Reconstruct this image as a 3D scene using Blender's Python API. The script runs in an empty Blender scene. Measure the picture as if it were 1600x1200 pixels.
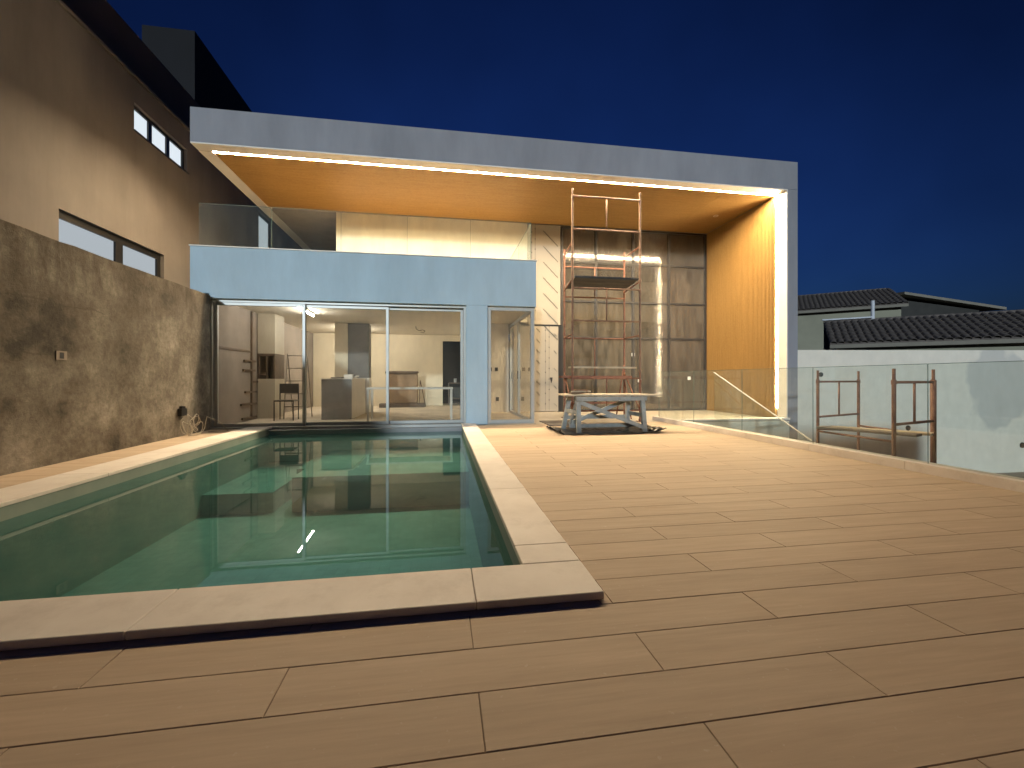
import bpy, math, random
from mathutils import Vector, Matrix
random.seed(7)
R = math.radians
sc = bpy.context.scene
col = sc.collection

# ------------------------------------------------------------------ camera, sky, sun, exposure
cam = bpy.data.cameras.new('camera'); co = bpy.data.objects.new('camera', cam); col.objects.link(co)
co.location = (0, 0, .95); co.rotation_euler = (R(90), 0, -math.atan(110 / 674))
cam.sensor_width = 36; cam.lens = 674 * 36 / 1600; cam.shift_y = -8 / 1600
cam.clip_start = .05; cam.clip_end = 2000
sc.camera = co
SUN_EL, SUN_AZ = 11, 15            # low cool light from behind the camera, a little to its left
w = bpy.data.worlds.new('World'); sc.world = w; w.use_nodes = True
nt = w.node_tree; nt.nodes.clear()
o_ = nt.nodes.new('ShaderNodeOutputWorld'); bg = nt.nodes.new('ShaderNodeBackground')
sky = nt.nodes.new('ShaderNodeTexSky'); sky.sky_type = 'NISHITA'; sky.sun_disc = False
sky.sun_elevation = R(-3.0); sky.sun_rotation = R(15); sky.ozone_density = 3.0
tint = nt.nodes.new('ShaderNodeMix'); tint.data_type = 'RGBA'; tint.blend_type = 'MULTIPLY'; tint.inputs[0].default_value = 1
tint.inputs[7].default_value = (.25, .56, .90, 1)
cn = nt.nodes.new('ShaderNodeTexNoise'); cn.inputs['Scale'].default_value = 1.6; cn.inputs['Detail'].default_value = 4
cr = nt.nodes.new('ShaderNodeMapRange'); cr.inputs[1].default_value = .35; cr.inputs[2].default_value = .75
cr.inputs[3].default_value = .75; cr.inputs[4].default_value = 1.5
tc = nt.nodes.new('ShaderNodeTexCoord')
cl = nt.nodes.new('ShaderNodeMix'); cl.data_type = 'RGBA'; cl.blend_type = 'MULTIPLY'; cl.inputs[0].default_value = 1
nt.links.new(tc.outputs['Generated'], cn.inputs['Vector']); nt.links.new(cn.outputs[0], cr.inputs[0])
nt.links.new(sky.outputs[0], tint.inputs[6]); nt.links.new(tint.outputs[2], cl.inputs[6]); nt.links.new(cr.outputs[0], cl.inputs[7])
nt.links.new(cl.outputs[2], bg.inputs[0]); bg.inputs[1].default_value = .62
nt.links.new(bg.outputs[0], o_.inputs[0])
sl = bpy.data.lights.new('cool_lamp_sun', 'SUN'); sl.energy = 1.95; sl.angle = R(2.5); sl.color = (.80, .93, 1.0)  # sun lamp standing in for a cool work lamp behind the camera
so = bpy.data.objects.new('cool_lamp_sun', sl); col.objects.link(so); so.location = (-8, -20, 15)
so.rotation_euler = (R(90 - SUN_EL), 0, -R(SUN_AZ))
vs = sc.view_settings; vs.view_transform = 'Standard'; vs.look = 'None'; vs.exposure = 0; vs.gamma = 1; vs.use_curve_mapping = False
sc.render.engine = 'CYCLES'; cy = sc.cycles
cy.use_denoising = True; cy.max_bounces = 10; cy.diffuse_bounces = 5; cy.glossy_bounces = 5
cy.transparent_max_bounces = 24; cy.sample_clamp_indirect = 6; cy.caustics_reflective = False; cy.caustics_refractive = False

# ------------------------------------------------------------------ materials
def nodes(name):
    m = bpy.data.materials.new(name); m.use_nodes = True
    t = m.node_tree; b = t.nodes['Principled BSDF']
    return m, t, b
def N(t, typ, **kw):
    n = t.nodes.new(typ)
    for k, v in kw.items(): setattr(n, k, v)
    return n
def coords(t, scale=(1, 1, 1), kind='Object'):
    c = N(t, 'ShaderNodeTexCoord'); mp = N(t, 'ShaderNodeMapping'); mp.inputs['Scale'].default_value = scale
    t.links.new(c.outputs[kind], mp.inputs[0]); return mp.outputs[0]
def noise(t, vec, scale, detail=5, rough=.6):
    n = N(t, 'ShaderNodeTexNoise'); n.inputs['Scale'].default_value = scale; n.inputs['Detail'].default_value = detail
    n.inputs['Roughness'].default_value = rough; t.links.new(vec, n.inputs['Vector']); return n.outputs[0]
def ramp(t, fac, stops):
    r = N(t, 'ShaderNodeValToRGB'); e = r.color_ramp.elements
    while len(e) < len(stops): e.new(.5)
    for i, (p, c) in enumerate(stops): e[i].position = p; e[i].color = (*c, 1)
    t.links.new(fac, r.inputs[0]); return r.outputs[0]
def mixc(t, fac, a, b, mode='MIX'):
    n = N(t, 'ShaderNodeMix', data_type='RGBA', blend_type=mode)
    for i, v in ((0, fac), (6, a), (7, b)):
        if hasattr(v, 'is_output'): t.links.new(v, n.inputs[i])
        elif i == 0: n.inputs[0].default_value = v
        else: n.inputs[i].default_value = (*v, 1)
    return n.outputs[2]
def bump(t, b, h, strength=.2, dist=.01):
    n = N(t, 'ShaderNodeBump'); n.inputs['Strength'].default_value = strength; n.inputs['Distance'].default_value = dist
    t.links.new(h, n.inputs['Height']); t.links.new(n.outputs[0], b.inputs['Normal'])
def plain(name, c, rough=.6, var=.12, scale=3, metal=0, bs=.15, spec=.5, stretch=(1, 1, 1)):
    m, t, b = nodes(name); v = coords(t, stretch)
    n1 = noise(t, v, scale); n2 = noise(t, v, scale * 14, 3)
    lo = tuple(x * (1 - var) for x in c); hi = tuple(min(1, x * (1 + var)) for x in c)
    cc = ramp(t, n1, [(.3, lo), (.7, hi)])
    t.links.new(cc, b.inputs['Base Color']); b.inputs['Roughness'].default_value = rough
    b.inputs['Metallic'].default_value = metal; b.inputs['Specular IOR Level'].default_value = spec
    if bs: bump(t, b, n2, bs, .004)
    return m
def thin_glass(name, tintc, rough=0.0, ior=1.5, gain=1.0, dirt_haze=0.0, dirt_haze_col=(.4, .38, .33), dscale=3, streak=(1, 1, .25), wav=0):
    m, t, b = nodes(name); t.nodes.remove(b); out = t.nodes['Material Output']
    tr = N(t, 'ShaderNodeBsdfTransparent'); tr.inputs[0].default_value = (*tintc, 1)
    gl = N(t, 'ShaderNodeBsdfGlossy'); gl.inputs['Roughness'].default_value = rough; gl.inputs[0].default_value = (1, 1, 1, 1)
    fr = N(t, 'ShaderNodeFresnel'); fr.inputs[0].default_value = ior
    ge = N(t, 'ShaderNodeNewGeometry'); inv = N(t, 'ShaderNodeMath', operation='SUBTRACT'); inv.inputs[0].default_value = 1
    t.links.new(ge.outputs['Backfacing'], inv.inputs[1])
    mu = N(t, 'ShaderNodeMath', operation='MULTIPLY'); t.links.new(fr.outputs[0], mu.inputs[0]); t.links.new(inv.outputs[0], mu.inputs[1])
    g2 = N(t, 'ShaderNodeMath', operation='MULTIPLY', use_clamp=True); g2.inputs[1].default_value = gain; t.links.new(mu.outputs[0], g2.inputs[0])
    mx = N(t, 'ShaderNodeMixShader'); t.links.new(g2.outputs[0], mx.inputs[0]); t.links.new(tr.outputs[0], mx.inputs[1]); t.links.new(gl.outputs[0], mx.inputs[2])
    last = mx.outputs[0]
    if wav:
        v = coords(t); n = noise(t, v, 1.3, 2); bp = N(t, 'ShaderNodeBump'); bp.inputs['Strength'].default_value = wav; bp.inputs['Distance'].default_value = .01
        t.links.new(n, bp.inputs['Height']); t.links.new(bp.outputs[0], gl.inputs['Normal'])
    if dirt_haze:
        v = coords(t, streak); n = noise(t, v, dscale, 8, .75); rr = N(t, 'ShaderNodeMapRange')
        rr.inputs[1].default_value = .38; rr.inputs[2].default_value = .75; rr.inputs[3].default_value = dirt_haze * .25; rr.inputs[4].default_value = dirt_haze
        t.links.new(n, rr.inputs[0]); d = N(t, 'ShaderNodeBsdfDiffuse'); d.inputs[0].default_value = (*dirt_haze_col, 1)
        m2 = N(t, 'ShaderNodeMixShader'); t.links.new(rr.outputs[0], m2.inputs[0]); t.links.new(last, m2.inputs[1]); t.links.new(d.outputs[0], m2.inputs[2]); last = m2.outputs[0]
    t.links.new(last, out.inputs[0]); return m
def emis(name, c, s):
    m, t, b = nodes(name); t.nodes.remove(b); e = N(t, 'ShaderNodeEmission'); e.inputs[0].default_value = (*c, 1); e.inputs[1].default_value = s
    t.links.new(e.outputs[0], t.nodes['Material Output'].inputs[0]); return m

M = {}
M['fascia'] = plain('grey_render', (.285, .285, .315), .8, .14, 1.6, stretch=(1, 1, .3), bs=.4)
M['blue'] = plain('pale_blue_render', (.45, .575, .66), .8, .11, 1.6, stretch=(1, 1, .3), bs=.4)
M['border'] = plain('white_trim', (.82, .78, .72), .6, .04, 2, bs=.05)
M['cream'] = plain('cream_render', (.85, .79, .66), .8, .08, 1.4)
M['film'] = plain('white_film_panel', (.28, .25, .205), .45, .03, 2, bs=.03)
M['print'] = plain('dark_print', (.05, .045, .04), .6, .05)
M['room'] = plain('beige_room_wall', (.78, .70, .54), .8, .08, 1.2)
M['ceil'] = plain('room_ceiling', (.80, .74, .62), .8, .06, 1)
M['roomfloor'] = plain('dusty_screed', (.58, .50, .39), .6, .2, 1.5)
M['white'] = plain('white_board', (.78, .76, .72), .5, .03)
M['unit'] = plain('cream_unit', (.50, .44, .34), .6, .05)
M['stonegrey'] = plain('grey_stone', (.34, .33, .33), .5, .15, 2)
M['dark'] = plain('dark_panel', (.035, .033, .03), .5, .2)
M['darkwood'] = plain('dark_timber', (.10, .065, .04), .6, .25, 5)
M['brown'] = plain('brown_board', (.24, .16, .09), .6, .2, 3)
M['alu'] = plain('bronze_aluminium', (.42, .42, .40), .42, .06, 4, metal=.3, bs=.02)
M['aludark'] = plain('dark_aluminium', (.055, .052, .05), .4, .1, 4, metal=.4, bs=.02)
M['black'] = plain('black_frame', (.012, .012, .013), .4, .1)
M['rawconc'] = plain('raw_concrete', (.24, .20, .165), .85, .2, 1.3)
M['landing'] = plain('pale_stone_floor', (.56, .50, .41), .45, .06, 1.5, bs=.04)
M['grout'] = plain('dark_grout', (.24, .18, .13), .9, .2)
M['earth'] = plain('dark_earth', (.09, .075, .06), .95, .3, .6)
M['yard'] = plain('yard_screed', (.28, .25, .21), .9, .2, .8)
M['tile'] = plain('roof_tile', (.15, .125, .112), .85, .35, 2.5)
M['farwall'] = plain('neighbour_render', (.30, .29, .22), .9, .12, .8)
M['farboard'] = plain('eave_board', (.22, .20, .165), .8, .1)
M['pipe'] = plain('white_pipe', (.6, .62, .68), .5, .05)
M['cable'] = plain('pale_cable', (.36, .32, .26), .5, .05)
M['plastic'] = plain('black_plastic', (.012, .012, .012), .28, .2, 6, bs=.4)
M['mat'] = plain('grey_mat', (.16, .14, .12), .9, .2, 5)
M['benchwood'] = plain('grey_painted_timber', (.27, .285, .275), .75, .22, 7)
M['benchtop'] = plain('worn_plank', (.45, .38, .28), .8, .25, 6)
M['zinc'] = plain('worn_steel', (.30, .26, .22), .5, .3, 9, metal=.3)
M['basinwall'] = plain('basin_stone', (.34, .36, .31), .5, .16, 3)
M['fabric'] = plain('grey_box_panel', (.16, .15, .14), .6, .12)
M['led'] = emis('led_light', (1, .77, .48), 1000)
M['led2'] = emis('led_light_side', (1, .77, .48), 320)
M['tube'] = emis('tube_light', (1, .95, .86), 190); M['fill_tube'] = emis('added_rear_tube', (1, .93, .80), 430)
M['litwin'] = emis('lit_frosted_pane', (.84, .93, 1), .9); M['litlow'] = emis('lit_curtained_pane', (.84, .93, 1), .5)
M['glass'] = thin_glass('clear_glass', (.97, .985, .975), ior=1.5)
M['doorglass'] = thin_glass('door_glass', (.97, .965, .94), ior=1.5, gain=1.3, dirt_haze=.11, dirt_haze_col=(.42, .40, .36), dscale=1.4)  # diffuse layer: some dirt plus hazy reflection painted into the pane
M['railglass'] = thin_glass('rail_glass', (.93, .965, .95), ior=1.5, gain=1.1, dirt_haze=.11, dirt_haze_col=(.5, .5, .46), dscale=1.5)  # diffuse layer: streaky dirt plus a painted milky veil of reflected light
M['curtain'] = thin_glass('dusty_curtain_glass', (.62, .60, .57), rough=.10, gain=2.4, dirt_haze=.30, dirt_haze_col=(.36, .32, .26), dscale=5, wav=.14)
M['glassedge'] = plain('glass_edge', (.10, .16, .14), .2, .05)

def rusty(name, a, bcol):
    m, t, b = nodes(name); v = coords(t); n = noise(t, v, 9, 6, .7)
    t.links.new(ramp(t, n, [(.35, a), (.62, bcol)]), b.inputs['Base Color']); b.inputs['Roughness'].default_value = .7
    bump(t, b, n, .3, .002); return m
M['rust'] = rusty('red_oxide_steel', (.14, .048, .028), (.23, .105, .065))
M['rustgrey'] = rusty('worn_oxide_steel', (.14, .062, .034), (.24, .15, .10))

def mk_wood():
    m, t, b = nodes('golden_wood'); v = coords(t, (.35, 6, 6)); n = noise(t, v, 4, 6, .65)
    v2 = coords(t, (6, 6, .35)); n2 = noise(t, v2, 4, 6, .65)
    s = N(t, 'ShaderNodeMath', operation='ADD'); t.links.new(n, s.inputs[0]); t.links.new(n2, s.inputs[1])
    h = N(t, 'ShaderNodeMath', operation='MULTIPLY'); h.inputs[1].default_value = .5; t.links.new(s.outputs[0], h.inputs[0])
    t.links.new(ramp(t, h.outputs[0], [(.35, (.28, .155, .045)), (.65, (.40, .24, .08))]), b.inputs['Base Color'])
    b.inputs['Roughness'].default_value = .5; return m
M['wood'] = mk_wood()

def mk_plank():
    m, t, b = nodes('porcelain_plank'); oi = N(t, 'ShaderNodeObjectInfo'); v = coords(t, (.6, 5, 1))
    ad = N(t, 'ShaderNodeVectorMath', operation='ADD'); sc_ = N(t, 'ShaderNodeVectorMath', operation='SCALE'); sc_.inputs['Scale'].default_value = 1
    cb = N(t, 'ShaderNodeCombineXYZ'); mm = N(t, 'ShaderNodeMath', operation='MULTIPLY'); mm.inputs[1].default_value = 37
    t.links.new(oi.outputs['Random'], mm.inputs[0]); t.links.new(mm.outputs[0], cb.inputs[0]); t.links.new(mm.outputs[0], cb.inputs[1])
    t.links.new(v, ad.inputs[0]); t.links.new(cb.outputs[0], ad.inputs[1])
    n = noise(t, ad.outputs[0], 3.0, 6, .6); nf = noise(t, coords(t), 160, 2)
    base = ramp(t, n, [(.3, (.46, .352, .25)), (.7, (.55, .432, .315))])
    pv = N(t, 'ShaderNodeMapRange'); pv.inputs[3].default_value = .93; pv.inputs[4].default_value = 1.05; t.links.new(oi.outputs['Random'], pv.inputs[0])
    w_ = N(t, 'ShaderNodeCombineColor')
    for i in range(3): t.links.new(pv.outputs[0], w_.inputs[i])
    c1 = mixc(t, 1, base, w_.outputs[0], 'MULTIPLY')
    gv = N(t, 'ShaderNodeVectorMath', operation='ADD'); t.links.new(coords(t, (1.2, 26, 1)), gv.inputs[0]); t.links.new(cb.outputs[0], gv.inputs[1])
    gr = noise(t, gv.outputs[0], 2.2, 6, .7); c1 = mixc(t, .55, c1, ramp(t, gr, [(.34, (.88, .87, .86)), (.62, (1.04, 1.03, 1.02))]), 'MULTIPLY')
    g = N(t, 'ShaderNodeNewGeometry'); dn = noise(t, g.outputs['Position'], 1.1, 7, .7)
    sp = noise(t, g.outputs['Position'], 38, 3, .6); c1 = mixc(t, ramp(t, sp, [(.66, (0, 0, 0)), (.72, (.5, .5, .5))]), c1, (.60, .52, .42))
    dust = ramp(t, dn, [(.50, (0, 0, 0)), (.78, (.4, .4, .4))])
    c2 = mixc(t, dust, c1, (.52, .43, .33)); t.links.new(c2, b.inputs['Base Color'])
    rr = N(t, 'ShaderNodeMapRange'); rr.inputs[3].default_value = .58; rr.inputs[4].default_value = .78; t.links.new(dn, rr.inputs[0]); t.links.new(rr.outputs[0], b.inputs['Roughness'])
    bump(t, b, nf, .08, .002); return m
M['plank'] = mk_plank()

def mk_marble():
    m, t, b = nodes('pale_marble'); v = coords(t); n = noise(t, v, 2.2, 7, .6); n2 = noise(t, v, 45, 3)
    t.links.new(ramp(t, n, [(.3, (.68, .615, .56)), (.55, (.78, .72, .665)), (.75, (.82, .77, .72))]), b.inputs['Base Color'])
    b.inputs['Roughness'].default_value = .55; bump(t, b, n2, .15, .002)
    oi = N(t, 'ShaderNodeObjectInfo'); pv = N(t, 'ShaderNodeMapRange'); pv.inputs[3].default_value = .88; pv.inputs[4].default_value = 1.03; t.links.new(oi.outputs['Random'], pv.inputs[0])
    w_ = N(t, 'ShaderNodeCombineColor')
    for i in range(3): t.links.new(pv.outputs[0], w_.inputs[i])
    g = N(t, 'ShaderNodeNewGeometry'); st = noise(t, g.outputs['Position'], 3.3, 8, .75)
    src = b.inputs['Base Color'].links[0].from_socket
    c = mixc(t, 1, src, w_.outputs[0], 'MULTIPLY'); c = mixc(t, ramp(t, st, [(.52, (0, 0, 0)), (.75, (.45, .45, .45))]), c, (.42, .36, .30))
    t.links.new(c, b.inputs['Base Color']); return m
M['marble'] = mk_marble()

def mk_oldwall():
    m, t, b = nodes('grimy_cement_render'); g = N(t, 'ShaderNodeNewGeometry'); sp = N(t, 'ShaderNodeSeparateXYZ'); t.links.new(g.outputs['Position'], sp.inputs[0])
    v = coords(t, (1, 1, 1)); n1 = noise(t, v, 1.25, 10, .66); n2 = noise(t, v, 4.0, 12, .78); n3 = noise(t, coords(t, (1, 1.6, .45)), 1.5, 8, .75); n4 = noise(t, v, 16, 6, .7)
    c = ramp(t, n1, [(.36, (.05, .042, .033)), (.45, (.125, .106, .082)), (.54, (.175, .153, .124)), (.62, (.245, .22, .183)), (.74, (.32, .29, .25))])
    c = mixc(t, .55, c, ramp(t, n2, [(.3, (.35, .33, .30)), (.62, (1, 1, 1))]), 'MULTIPLY')
    c = mixc(t, .4, c, ramp(t, n4, [(.34, (.55, .53, .50)), (.6, (1.0, 1.0, 1.0))]), 'MULTIPLY')
    # dark run-off from the coping: mould, stronger near the top, broken up in vertical streaks
    zt = N(t, 'ShaderNodeMapRange'); zt.inputs[1].default_value = 1.2; zt.inputs[2].default_value = 2.35; t.links.new(sp.outputs[2], zt.inputs[0])
    mu = N(t, 'ShaderNodeMath', operation='MULTIPLY'); t.links.new(zt.outputs[0], mu.inputs[0])
    st = N(t, 'ShaderNodeMapRange'); st.inputs[1].default_value = .38; st.inputs[2].default_value = .62; t.links.new(n3, st.inputs[0]); t.links.new(st.outputs[0], mu.inputs[1])
    c = mixc(t, mu.outputs[0], c, (.055, .042, .03))
    for z0, amp, sc_, y0, y1 in ((1.22, .06, 2.6, 4.0, 5.5), (1.78, .30, 1.6, 4.6, 6.3)):
        q = noise(t, v, sc_, 6, .6); a_ = N(t, 'ShaderNodeMath', operation='MULTIPLY_ADD'); a_.inputs[1].default_value = amp; a_.inputs[2].default_value = z0 - amp / 2; t.links.new(q, a_.inputs[0])
        d_ = N(t, 'ShaderNodeMath', operation='SUBTRACT'); t.links.new(sp.outputs[2], d_.inputs[0]); t.links.new(a_.outputs[0], d_.inputs[1])
        e_ = N(t, 'ShaderNodeMath', operation='ABSOLUTE'); t.links.new(d_.outputs[0], e_.inputs[0])
        f_ = N(t, 'ShaderNodeMapRange'); f_.inputs[1].default_value = .003; f_.inputs[2].default_value = .014; f_.inputs[3].default_value = .5; f_.inputs[4].default_value = 0; t.links.new(e_.outputs[0], f_.inputs[0])
        gY = N(t, 'ShaderNodeMath', operation='GREATER_THAN'); gY.inputs[1].default_value = y0; t.links.new(sp.outputs[1], gY.inputs[0])
        lY = N(t, 'ShaderNodeMath', operation='LESS_THAN'); lY.inputs[1].default_value = y1; t.links.new(sp.outputs[1], lY.inputs[0])
        k1 = N(t, 'ShaderNodeMath', operation='MULTIPLY'); k2 = N(t, 'ShaderNodeMath', operation='MULTIPLY')
        t.links.new(gY.outputs[0], k1.inputs[0]); t.links.new(lY.outputs[0], k1.inputs[1]); t.links.new(k1.outputs[0], k2.inputs[0]); t.links.new(f_.outputs[0], k2.inputs[1])
        c = mixc(t, k2.outputs[0], c, (.05, .04, .03))
    t.links.new(c, b.inputs['Base Color']); b.inputs['Roughness'].default_value = .9; bump(t, b, n2, .9, .03); return m
M['oldwall'] = mk_oldwall()
def mk_neigh():
    m, t, b = nodes('neighbour_stucco'); v = coords(t); n1 = noise(t, v, .7, 6, .6); n2 = noise(t, v, 60, 3); n3 = noise(t, coords(t, (1, 1.5, .2)), 1.2, 5, .7)
    c = ramp(t, n1, [(.3, (.165, .145, .13)), (.7, (.215, .192, .172))]); c = mixc(t, .35, c, ramp(t, n3, [(.35, (.62, .6, .58)), (.6, (1, 1, 1))]), 'MULTIPLY')
    t.links.new(c, b.inputs['Base Color']); b.inputs['Roughness'].default_value = .9; bump(t, b, n2, .35, .004); return m
M['neigh'] = mk_neigh()
M['neighdark'] = plain('dark_band_render', (.075, .065, .06), .9, .15, 1)
M['tower'] = plain('tower_render', (.008, .008, .011), .9, .15, 1)
def mk_yardwall():
    m, t, b = nodes('patchy_white_render'); g = N(t, 'ShaderNodeNewGeometry'); n1 = noise(t, g.outputs['Position'], .7, 3, .5); n2 = noise(t, g.outputs['Position'], 3.5, 5, .6)
    c = ramp(t, n2, [(.3, (.80, .735, .63)), (.7, (.88, .81, .70))])
    d = N(t, 'ShaderNodeVectorMath', operation='DISTANCE'); mp = N(t, 'ShaderNodeMapping'); mp.inputs['Scale'].default_value = (.30, 0, .30)
    t.links.new(g.outputs['Position'], mp.inputs[0]); t.links.new(mp.outputs[0], d.inputs[0]); d.inputs[1].default_value = (15.2 * .30, 0, .5 * .30)
    s = N(t, 'ShaderNodeMath', operation='ADD'); m_ = N(t, 'ShaderNodeMath', operation='MULTIPLY'); m_.inputs[1].default_value = 1.15
    t.links.new(n1, m_.inputs[0]); t.links.new(d.outputs[1], s.inputs[0]); t.links.new(m_.outputs[0], s.inputs[1])
    f = ramp(t, s.outputs[0], [(.0, (.6, .6, .6)), (.86, (.55, .55, .55)), (.93, (0, 0, 0))])
    t.links.new(mixc(t, f, c, (.46, .46, .45)), b.inputs['Base Color']); b.inputs['Roughness'].default_value = .9; bump(t, b, n2, .15, .006); return m
M['yardwall'] = mk_yardwall()
def mk_basin():
    m, t, b = nodes('green_pool_stone'); v = coords(t); n = noise(t, v, 2.0, 6, .65)
    br = N(t, 'ShaderNodeTexBrick'); br.offset = 0; br.inputs['Scale'].default_value = 5; br.inputs['Mortar Size'].default_value = .012
    br.inputs['Brick Width'].default_value = .5; br.inputs['Row Height'].default_value = .5
    br.inputs['Color1'].default_value = (1, 1, 1, 1); br.inputs['Color2'].default_value = (.86, .88, .86, 1); br.inputs['Mortar'].default_value = (.7, .72, .7, 1)
    t.links.new(v, br.inputs['Vector'])
    c = ramp(t, n, [(.3, (.22, .28, .26)), (.7, (.30, .36, .33))]); t.links.new(mixc(t, .8, c, br.outputs[0], 'MULTIPLY'), b.inputs['Base Color']); b.inputs['Roughness'].default_value = .6; return m
M['basin'] = mk_basin()
def mk_water():
    m = thin_glass('pool_water', (.43, .70, .69), ior=1.33, dirt_haze=.36, dirt_haze_col=(.05, .135, .135), dscale=.8, streak=(1, 1, 1)); t = m.node_tree
    v = coords(t); n = noise(t, v, 2.2, 2, .5); n2 = noise(t, v, .6, 2)
    bp = N(t, 'ShaderNodeBump'); bp.inputs['Strength'].default_value = .085; bp.inputs['Distance'].default_value = .02; t.links.new(n, bp.inputs['Height'])
    for nd in t.nodes:
        if nd.bl_idname in ('ShaderNodeBsdfGlossy', 'ShaderNodeFresnel'): t.links.new(bp.outputs[0], nd.inputs['Normal'])
    return m
M['water'] = mk_water()

# ------------------------------------------------------------------ mesh helpers
class MB:
    def __init__(s): s.v = []; s.f = []
    def add(s, vs, fs):
        n = len(s.v); s.v += [tuple(p) for p in vs]; s.f += [tuple(i + n for i in f) for f in fs]; return s
    def box(s, x0, x1, y0, y1, z0, z1):
        return s.add([(x0, y0, z0), (x1, y0, z0), (x1, y1, z0), (x0, y1, z0), (x0, y0, z1), (x1, y0, z1), (x1, y1, z1), (x0, y1, z1)],
                     [(3, 2, 1, 0), (4, 5, 6, 7), (0, 1, 5, 4), (1, 2, 6, 5), (2, 3, 7, 6), (3, 0, 4, 7)])
    def bar(s, p, q, wd, ht, up=(0, 0, 1)):          # rectangular bar from p to q
        p, q = Vector(p), Vector(q); d = (q - p).normalized(); u = Vector(up)
        if abs(d.dot(u)) > .98: u = Vector((0, 1, 0))
        a = d.cross(u).normalized() * wd / 2; b = a.cross(d).normalized() * ht / 2
        c = [p - a - b, p + a - b, p + a + b, p - a + b, q - a - b, q + a - b, q + a + b, q - a + b]
        return s.add(c, [(0, 1, 2, 3), (7, 6, 5, 4), (4, 5, 1, 0), (5, 6, 2, 1), (6, 7, 3, 2), (7, 4, 0, 3)])
    def tube(s, p, q, r, n=10, r2=None):
        p, q = Vector(p), Vector(q); d = (q - p).normalized(); u = Vector((0, 0, 1)) if abs(d.z) < .9 else Vector((1, 0, 0))
        a = d.cross(u).normalized(); b = d.cross(a); r2 = r2 or r; vs = []
        for i in range(n):
            t = 2 * math.pi * i / n; o = a * math.cos(t) + b * math.sin(t); vs += [p + o * r, q + o * r2]
        fs = [(2 * i, 2 * ((i + 1) % n), 2 * ((i + 1) % n) + 1, 2 * i + 1) for i in range(n)]
        fs += [tuple(2 * i for i in range(n))[::-1], tuple(2 * i + 1 for i in range(n))]
        return s.add(vs, fs)
    def path(s, pts, r, n=8):
        for a, b in zip(pts, pts[1:]): s.tube(a, b, r, n)
        return s
    def mesh(s, name, mat):
        me = bpy.data.meshes.new(name); me.from_pydata(s.v, [], s.f); me.validate(); me.update()
        import bmesh
        bm = bmesh.new(); bm.from_mesh(me); bmesh.ops.recalc_face_normals(bm, faces=bm.faces); bm.to_mesh(me); bm.free()
        if mat: me.materials.append(M[mat])
        return me
    def build(s, name, mat, parent=None, bevel=0, smooth=False):
        o = bpy.data.objects.new(name, s.mesh(name, mat)); col.objects.link(o)
        if smooth:
            for p in o.data.polygons: p.use_smooth = True
        if bevel:
            b = o.modifiers.new('edge', 'BEVEL'); b.width = bevel; b.segments = 2; b.limit_method = 'ANGLE'
        if parent: own(o, parent)
        return o
def own(o, parent):
    o.parent = parent
    if parent.parent is None and parent.location.length > 0: o.matrix_parent_inverse = Matrix.Translation(-parent.location)
def tag(o, label=None, cat=None, group=None, kind=None):
    for k, v in (('label', label), ('category', cat), ('group', group), ('kind', kind)):
        if v: o[k] = v
    return o
def thing(name, loc, label, cat, group=None):
    o = bpy.data.objects.new(name, None); o.empty_display_size = .1; col.objects.link(o); o.location = loc
    return tag(o, label, cat, group)
def B(name, mat, parent, *a, bevel=0): return MB().box(*a).build(name, mat, parent, bevel)
def S(o): o['kind'] = 'structure'; return o
def stuff(o): o['kind'] = 'stuff'; return o

# ------------------------------------------------------------------ ground and terrace
S(B('ground', 'earth', None, -300, 300, -300, 600, -3.0, -1.70))
S(B('yard_floor', 'yard', None, 4.98, 19, -4, 9.6, -1.69, -1.65))
deck = MB()
deck.box(.55, 4.98, 1.9, 8.9, -1.66, -.0028); deck.box(-4.3, 4.98, -4, 1.9, -1.66, -.0028); deck.box(-4.3, -3.35, 1.9, 8.9, -1.66, -.0028)
deck = S(deck.build('deck', 'grout'))
PL, PW, Y0, X0 = 1.21, .2135, 1.093, .11
mcache = {}
def plank(x0, x1, y0, y1):
    x0 += .0013; x1 -= .0013; y0 += .0012; y1 -= .0012
    if x1 - x0 < .03 or y1 - y0 < .03: return
    k = (round(x1 - x0, 3), round(y1 - y0, 3))
    if k not in mcache:
        a, b = k[0] / 2, k[1] / 2; e = .0015
        mb = MB().add([(-a, -b, -.012), (a, -b, -.012), (a, b, -.012), (-a, b, -.012), (-a, -b, -e), (a, -b, -e), (a, b, -e), (-a, b, -e),
                       (-a + e, -b + e, 0), (a - e, -b + e, 0), (a - e, b - e, 0), (-a + e, b - e, 0)],
                      [(0, 1, 5, 4), (1, 2, 6, 5), (2, 3, 7, 6), (3, 0, 4, 7), (4, 5, 9, 8), (5, 6, 10, 9), (6, 7, 11, 10), (7, 4, 8, 11), (8, 9, 10, 11)])
        mcache[k] = mb.mesh('plank', 'plank')
    o = bpy.data.objects.new('plank', mcache[k]); col.objects.link(o); o.location = ((x0 + x1) / 2, (y0 + y1) / 2, random.uniform(-.0004, .0006)); own(o, deck)
    o.rotation_euler = (random.uniform(-.0006, .0006), random.uniform(-.0003, .0003), 0)
def row(y0, y1, k, xa, xb):
    x = X0 + (PL / 2 if k % 2 else 0); x -= PL * math.ceil((x - xa) / PL)
    while x < xb:
        plank(max(x, xa), min(x + PL, xb), y0, y1); x += PL
for k in range(-6, 37):
    y0 = Y0 + PW * k; y1 = min(y0 + PW, 8.9)
    if y1 <= 1.79: row(y0, y1, k, -4.26, 4.79)
    else:
        if y0 < 1.79: row(y0, 1.79, k, -3.58, .665)
        row(y0, y1, k, .665, 4.79)
        row(y0, y1, k, -4.26, -3.58)
S(B('landing', 'landing', None, 1.97, 7.95, 8.9, 12.0, -.25, .0, bevel=.004))

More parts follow.
